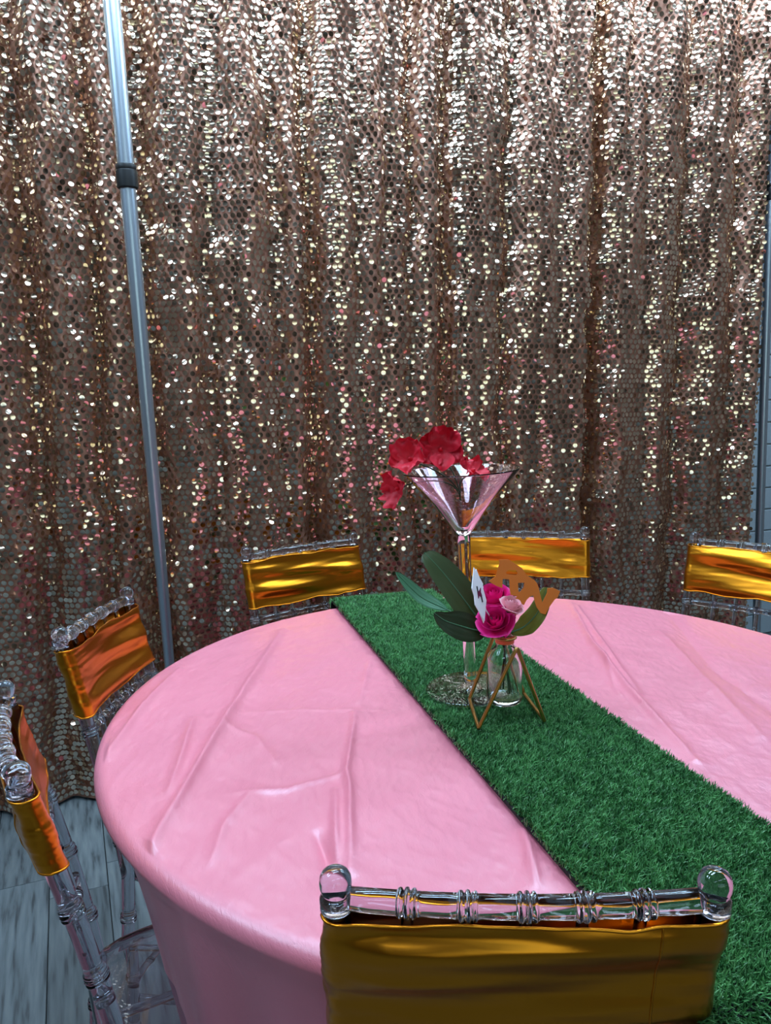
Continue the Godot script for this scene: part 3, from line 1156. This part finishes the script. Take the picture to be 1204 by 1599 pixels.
func rose(label: String, at: Vector3, ax: Vector3, r: float, m: Material, seed_: int, neck: Vector3) -> void:
	var t := thing("rose", label, "flower", at, "silk roses in the bottle")
	var fr := frame_of(ax)
	var lr := RandomNumberGenerator.new()
	lr.seed = seed_
	# heart: rolled spiral
	var pts := PackedVector3Array()
	var w := 61
	for j in 9:
		var v := j / 8.0
		for i in w:
			var q := float(i) / (w - 1)
			var a := q * TAU * 2.2
			var rr := r * (0.04 + 0.34 * q) * (0.75 + 0.30 * sin(PI * v * 0.8))
			pts.append(fr * Vector3(cos(a) * rr, r * (-0.35 + 0.80 * v - 0.10 * q * v), sin(a) * rr))
	var hb := MB.new()
	hb.grid(pts, w, 9)
	part("heart", hb.mesh(true, false), m, t)
	var layers := [[3, 0.44, 0.52, 0.50, 0.06], [3, 0.58, 0.74, 0.42, 0.16], [5, 0.72, 1.0, 0.20, 0.36]]
	for L in layers:
		for k in L[0]:
			var phi: float = TAU * (k + 0.4 * L[1] * 7.0 + 0.15 * lr.randf()) / L[0]
			var half: float = PI / L[0] * 1.35
			var pp := PackedVector3Array()
			for j in 12:
				var v := j / 11.0
				for i in 15:
					var u := 2.0 * i / 14.0 - 1.0
					var top := 1.0 - 0.26 * pow(absf(u), 2.6)
					var rad: float = r * (0.10 + (L[1] - 0.10) * pow(sin(PI * 0.5 * minf(v * 1.25, 1.0)), 0.8) + (L[2] - L[1]) * pow(v, 3.0) + 0.03 * u)
					var yy: float = r * (-0.55 + (L[3] + 0.55) * v * top - L[4] * 0.45 * pow(v, 5.0))
					var a: float = phi + u * half * (0.55 + 0.45 * sin(PI * 0.5 * minf(v * 1.6, 1.0)))
					pp.append(fr * Vector3(cos(a) * rad, yy, sin(a) * rad))
			var b := MB.new()
			b.grid(pp, 15, 12)
			part("petal", b.mesh(true, false), m, t)
	var cx := MB.new()
	cx.lathe([Vector2(0, -0.70 * r), Vector2(0.16 * r, -0.68 * r), Vector2(0.22 * r, -0.56 * r), Vector2(0.12 * r, -0.45 * r), Vector2(0, -0.44 * r)], 14, Transform3D(fr, Vector3.ZERO))
	part("calyx", cx.mesh(), M.stem, t)
	stalk(t, at - ax.normalized() * r * 0.66, neck, 0.0016, M.stem)

func leaf(label: String, p: Array, bare: float, half: float, m: Material, neck: Vector3, facing: Vector3, blunt := false) -> void:
	var t := thing("leaf", label, "leaf", p[0], "leaves of the bottle bouquet")
	var cv := Curve3D.new()
	for k in p.size():
		var tg: Vector3 = (p[mini(k + 1, p.size() - 1)] - p[maxi(k - 1, 0)]) / 6.0
		cv.add_point(p[k] - p[0], -tg, tg)
	var L := cv.get_baked_length()
	var pts := PackedVector3Array()
	var h := 28
	var w := 13
	var rib := []
	facing = facing.normalized()
	for j in h:
		var v := float(j) / (h - 1)
		var q := bare + (1.0 - bare) * v
		var c := cv.sample_baked(q * L, true)
		var tg := (cv.sample_baked(minf(q + 0.02, 1.0) * L, true) - cv.sample_baked(maxf(q - 0.02, 0.0) * L, true)).normalized()
		var n := (facing - tg * facing.dot(tg)).normalized()
		var sd := tg.cross(n)
		var prof := pow(minf(v / 0.3, 1.0), 0.6) * sqrt(maxf(1.0 - pow(v, 3.5), 0.0)) if blunt else pow(maxf(sin(PI * pow(v, 0.85)), 0.0), 0.75)
		for i in w:
			var u := 2.0 * i / (w - 1) - 1.0
			pts.append(c + sd * u * half * prof + n * (half * (0.20 * absf(u) - 0.10 * u * u) * prof + 0.0006 * sin(u * 14.0)))
		rib.append(c + n * 0.0002)
	var b := MB.new()
	b.grid(pts, w, h)
	part("blade", b.mesh(true, false), m, t)
	var rb := MB.new()
	var base := []
	if bare > 0.1:
		for k in 8:
			base.append(cv.sample_baked(bare * L * k / 8.0, true))
	var rr := []
	var all := base + rib
	for k in all.size():
		rr.append(lerpf(0.0015, 0.0004, float(k) / all.size()))
	rb.tube(all, rr, 8)
	part("midrib", rb.mesh(), M.leaf_pale if bare < 0.1 else m, t)
	stalk(t, p[0], neck, 0.0013, M.stem)

func plate(outline: PackedVector2Array, holes: Array, thick: float) -> ArrayMesh:
	# an extruded flat shape; holes are bridged into the outline
	var poly := outline
	if Geometry2D.is_polygon_clockwise(poly):
		poly.reverse()
	for hole in holes:
		var hl: PackedVector2Array = hole
		if not Geometry2D.is_polygon_clockwise(hl):
			hl.reverse()
		var bi := 0
		var bj := 0
		var bd := 1e9
		for i in poly.size():
			for j in hl.size():
				var dd := poly[i].distance_to(hl[j])
				if dd < bd:
					bd = dd
					bi = i
					bj = j
		var np := PackedVector2Array()
		for i in bi + 1:
			np.append(poly[i])
		for j in hl.size() + 1:
			np.append(hl[(bj + j) % hl.size()])
		for i in range(bi, poly.size()):
			np.append(poly[i])
		poly = np
	var tri := Geometry2D.triangulate_polygon(poly)
	var b := MB.new()
	for s in [-0.5, 0.5]:
		var base := b.v.size()
		for q in poly:
			b.v.append(Vector3(q.x, q.y, s * thick))
			b.uv.append(q)
		for k in range(0, tri.size(), 3):
			var a := poly[tri[k]]
			var ccw := (poly[tri[k + 1]] - a).cross(poly[tri[k + 2]] - a) > 0
			var flip: bool = ccw == (s > 0)
			b.ix.append_array(PackedInt32Array([base + tri[k], base + tri[k + (2 if flip else 1)], base + tri[k + (1 if flip else 2)]]))
	for i in poly.size():
		var p: Vector2 = poly[i]
		var q: Vector2 = poly[(i + 1) % poly.size()]
		var base := b.v.size()
		for c in [Vector3(p.x, p.y, -thick * 0.5), Vector3(q.x, q.y, -thick * 0.5), Vector3(q.x, q.y, thick * 0.5), Vector3(p.x, p.y, thick * 0.5)]:
			b.v.append(c)
			b.uv.append(p)
		b.ix.append_array(PackedInt32Array([base, base + 2, base + 1, base, base + 3, base + 2]))
	return b.mesh(false, true)

func v2(a: Array, s: float, o := Vector2.ZERO) -> PackedVector2Array:
	var r := PackedVector2Array()
	for k in range(0, a.size(), 2):
		r.append(Vector2(a[k] - o.x, o.y - a[k + 1]) * s)
	return r

func card_pick(neck: Vector3) -> void:
	var at := Vector3(0.157, 1.010, -1.272)
	var t := thing("card_pick", "white pointed card with a small plum bow on a stick, left of the roses", "card", at)
	t.rotation = Vector3(deg_to_rad(-14), deg_to_rad(57), deg_to_rad(-3))
	# a hexagon with pointed ends, twice as wide as it appears edge on
	var shape := [0.0, 46.0, 21.0, 14.0, 17.0, -12.0, 21.0, -14.0, 0.0, -46.0, -21.0, -14.0, -18.0, 0.0, -21.0, 14.0]
	var pl := plate(v2(shape, 0.00101), [], 0.0012)
	part("card", pl, M.card, t)
	var back := part("card", pl, M.card, t)
	back.position = Vector3(0.010, -0.004, -0.0045)
	back.rotation = Vector3(0, 0.1, -0.14)
	var bow := part("bow", plate(v2([-7.0, 7.0, -2.0, 2.5, 3.0, 6.0, 7.0, 5.0, 5.0, -2.0, 8.0, -9.0, 3.0, -6.0, -2.0, -4.0, -5.0, -8.0, -6.0, -1.0], 0.001), [], 0.0012), M.plum, t)
	bow.position = Vector3(0.0, 0.001, 0.0012)
	for s in [[-4.0, 9.0, 0.4], [5.0, -9.0, 0.4]]:
		var k := MB.new()
		k.box(Vector3(s[0] * 0.001, s[1] * 0.001, 0.0012), Vector3(0.0028, 0.011, 0.0012), 0.0002)
		part("bow_tail", k.mesh(false), M.ink, t)
	var st := MB.new()
	st.tube([Vector3(0.012, 0.03, -0.0032), Vector3(0.019, -0.03, -0.0032), t.transform.affine_inverse() * Vector3(0.203, 0.925, -1.311)], [0.0012], 8)
	part("stick", st.mesh(), M.card, t)

func gold_topper(neck: Vector3) -> void:
	var at := Vector3(0.2363, 1.0177, -1.29)
	var t := thing("letter_topper", "orange gold cut-out letter pick slanting right above the roses", "topper", at)
	t.rotation = Vector3(deg_to_rad(-8.0), 0, 0)
	# millimetres, y downwards, origin in the middle of the lettering
	var sc := 0.1384 / 1204.0
	var outer := [235, 80, 375, 75, 470, 140, 575, 205, 640, 310, 760, 390, 800, 440, 822, 500, 835, 560, 875, 735, 950, 590, 955, 520, 1040, 512, 1145, 560, 1105, 660, 1060, 690, 980, 800, 920, 910, 850, 890, 790, 800, 765, 720, 742, 620, 690, 640, 640, 690, 600, 765, 540, 735, 470, 680, 500, 630, 400, 610, 390, 500, 385, 375, 285, 368, 280, 505, 200, 475, 130, 435, 78, 398, 180, 330, 215, 220, 245, 130]
	var o := Vector2(602, 490)
	var a_hole := v2([335, 270, 375, 237, 490, 240, 520, 290, 495, 312, 350, 300], sc, o)
	var r_hole := v2([515, 430, 612, 430, 600, 500, 545, 570, 520, 560], sc, o)
	part("lettering", plate(v2(outer, sc, o), [a_hole, r_hole], 0.003), M.topper, t)
	var st := MB.new()
	st.tube([v3(v2([560, 700], sc, o)[0], -0.002), v3(v2([500, 860], sc, o)[0], 0.0), t.transform.affine_inverse() * Vector3(0.212, 0.925, -1.316)], [0.0014], 8)
	part("stick", st.mesh(), M.topper, t)

func v3(p: Vector2, z: float) -> Vector3:
	return Vector3(p.x, p.y, z)
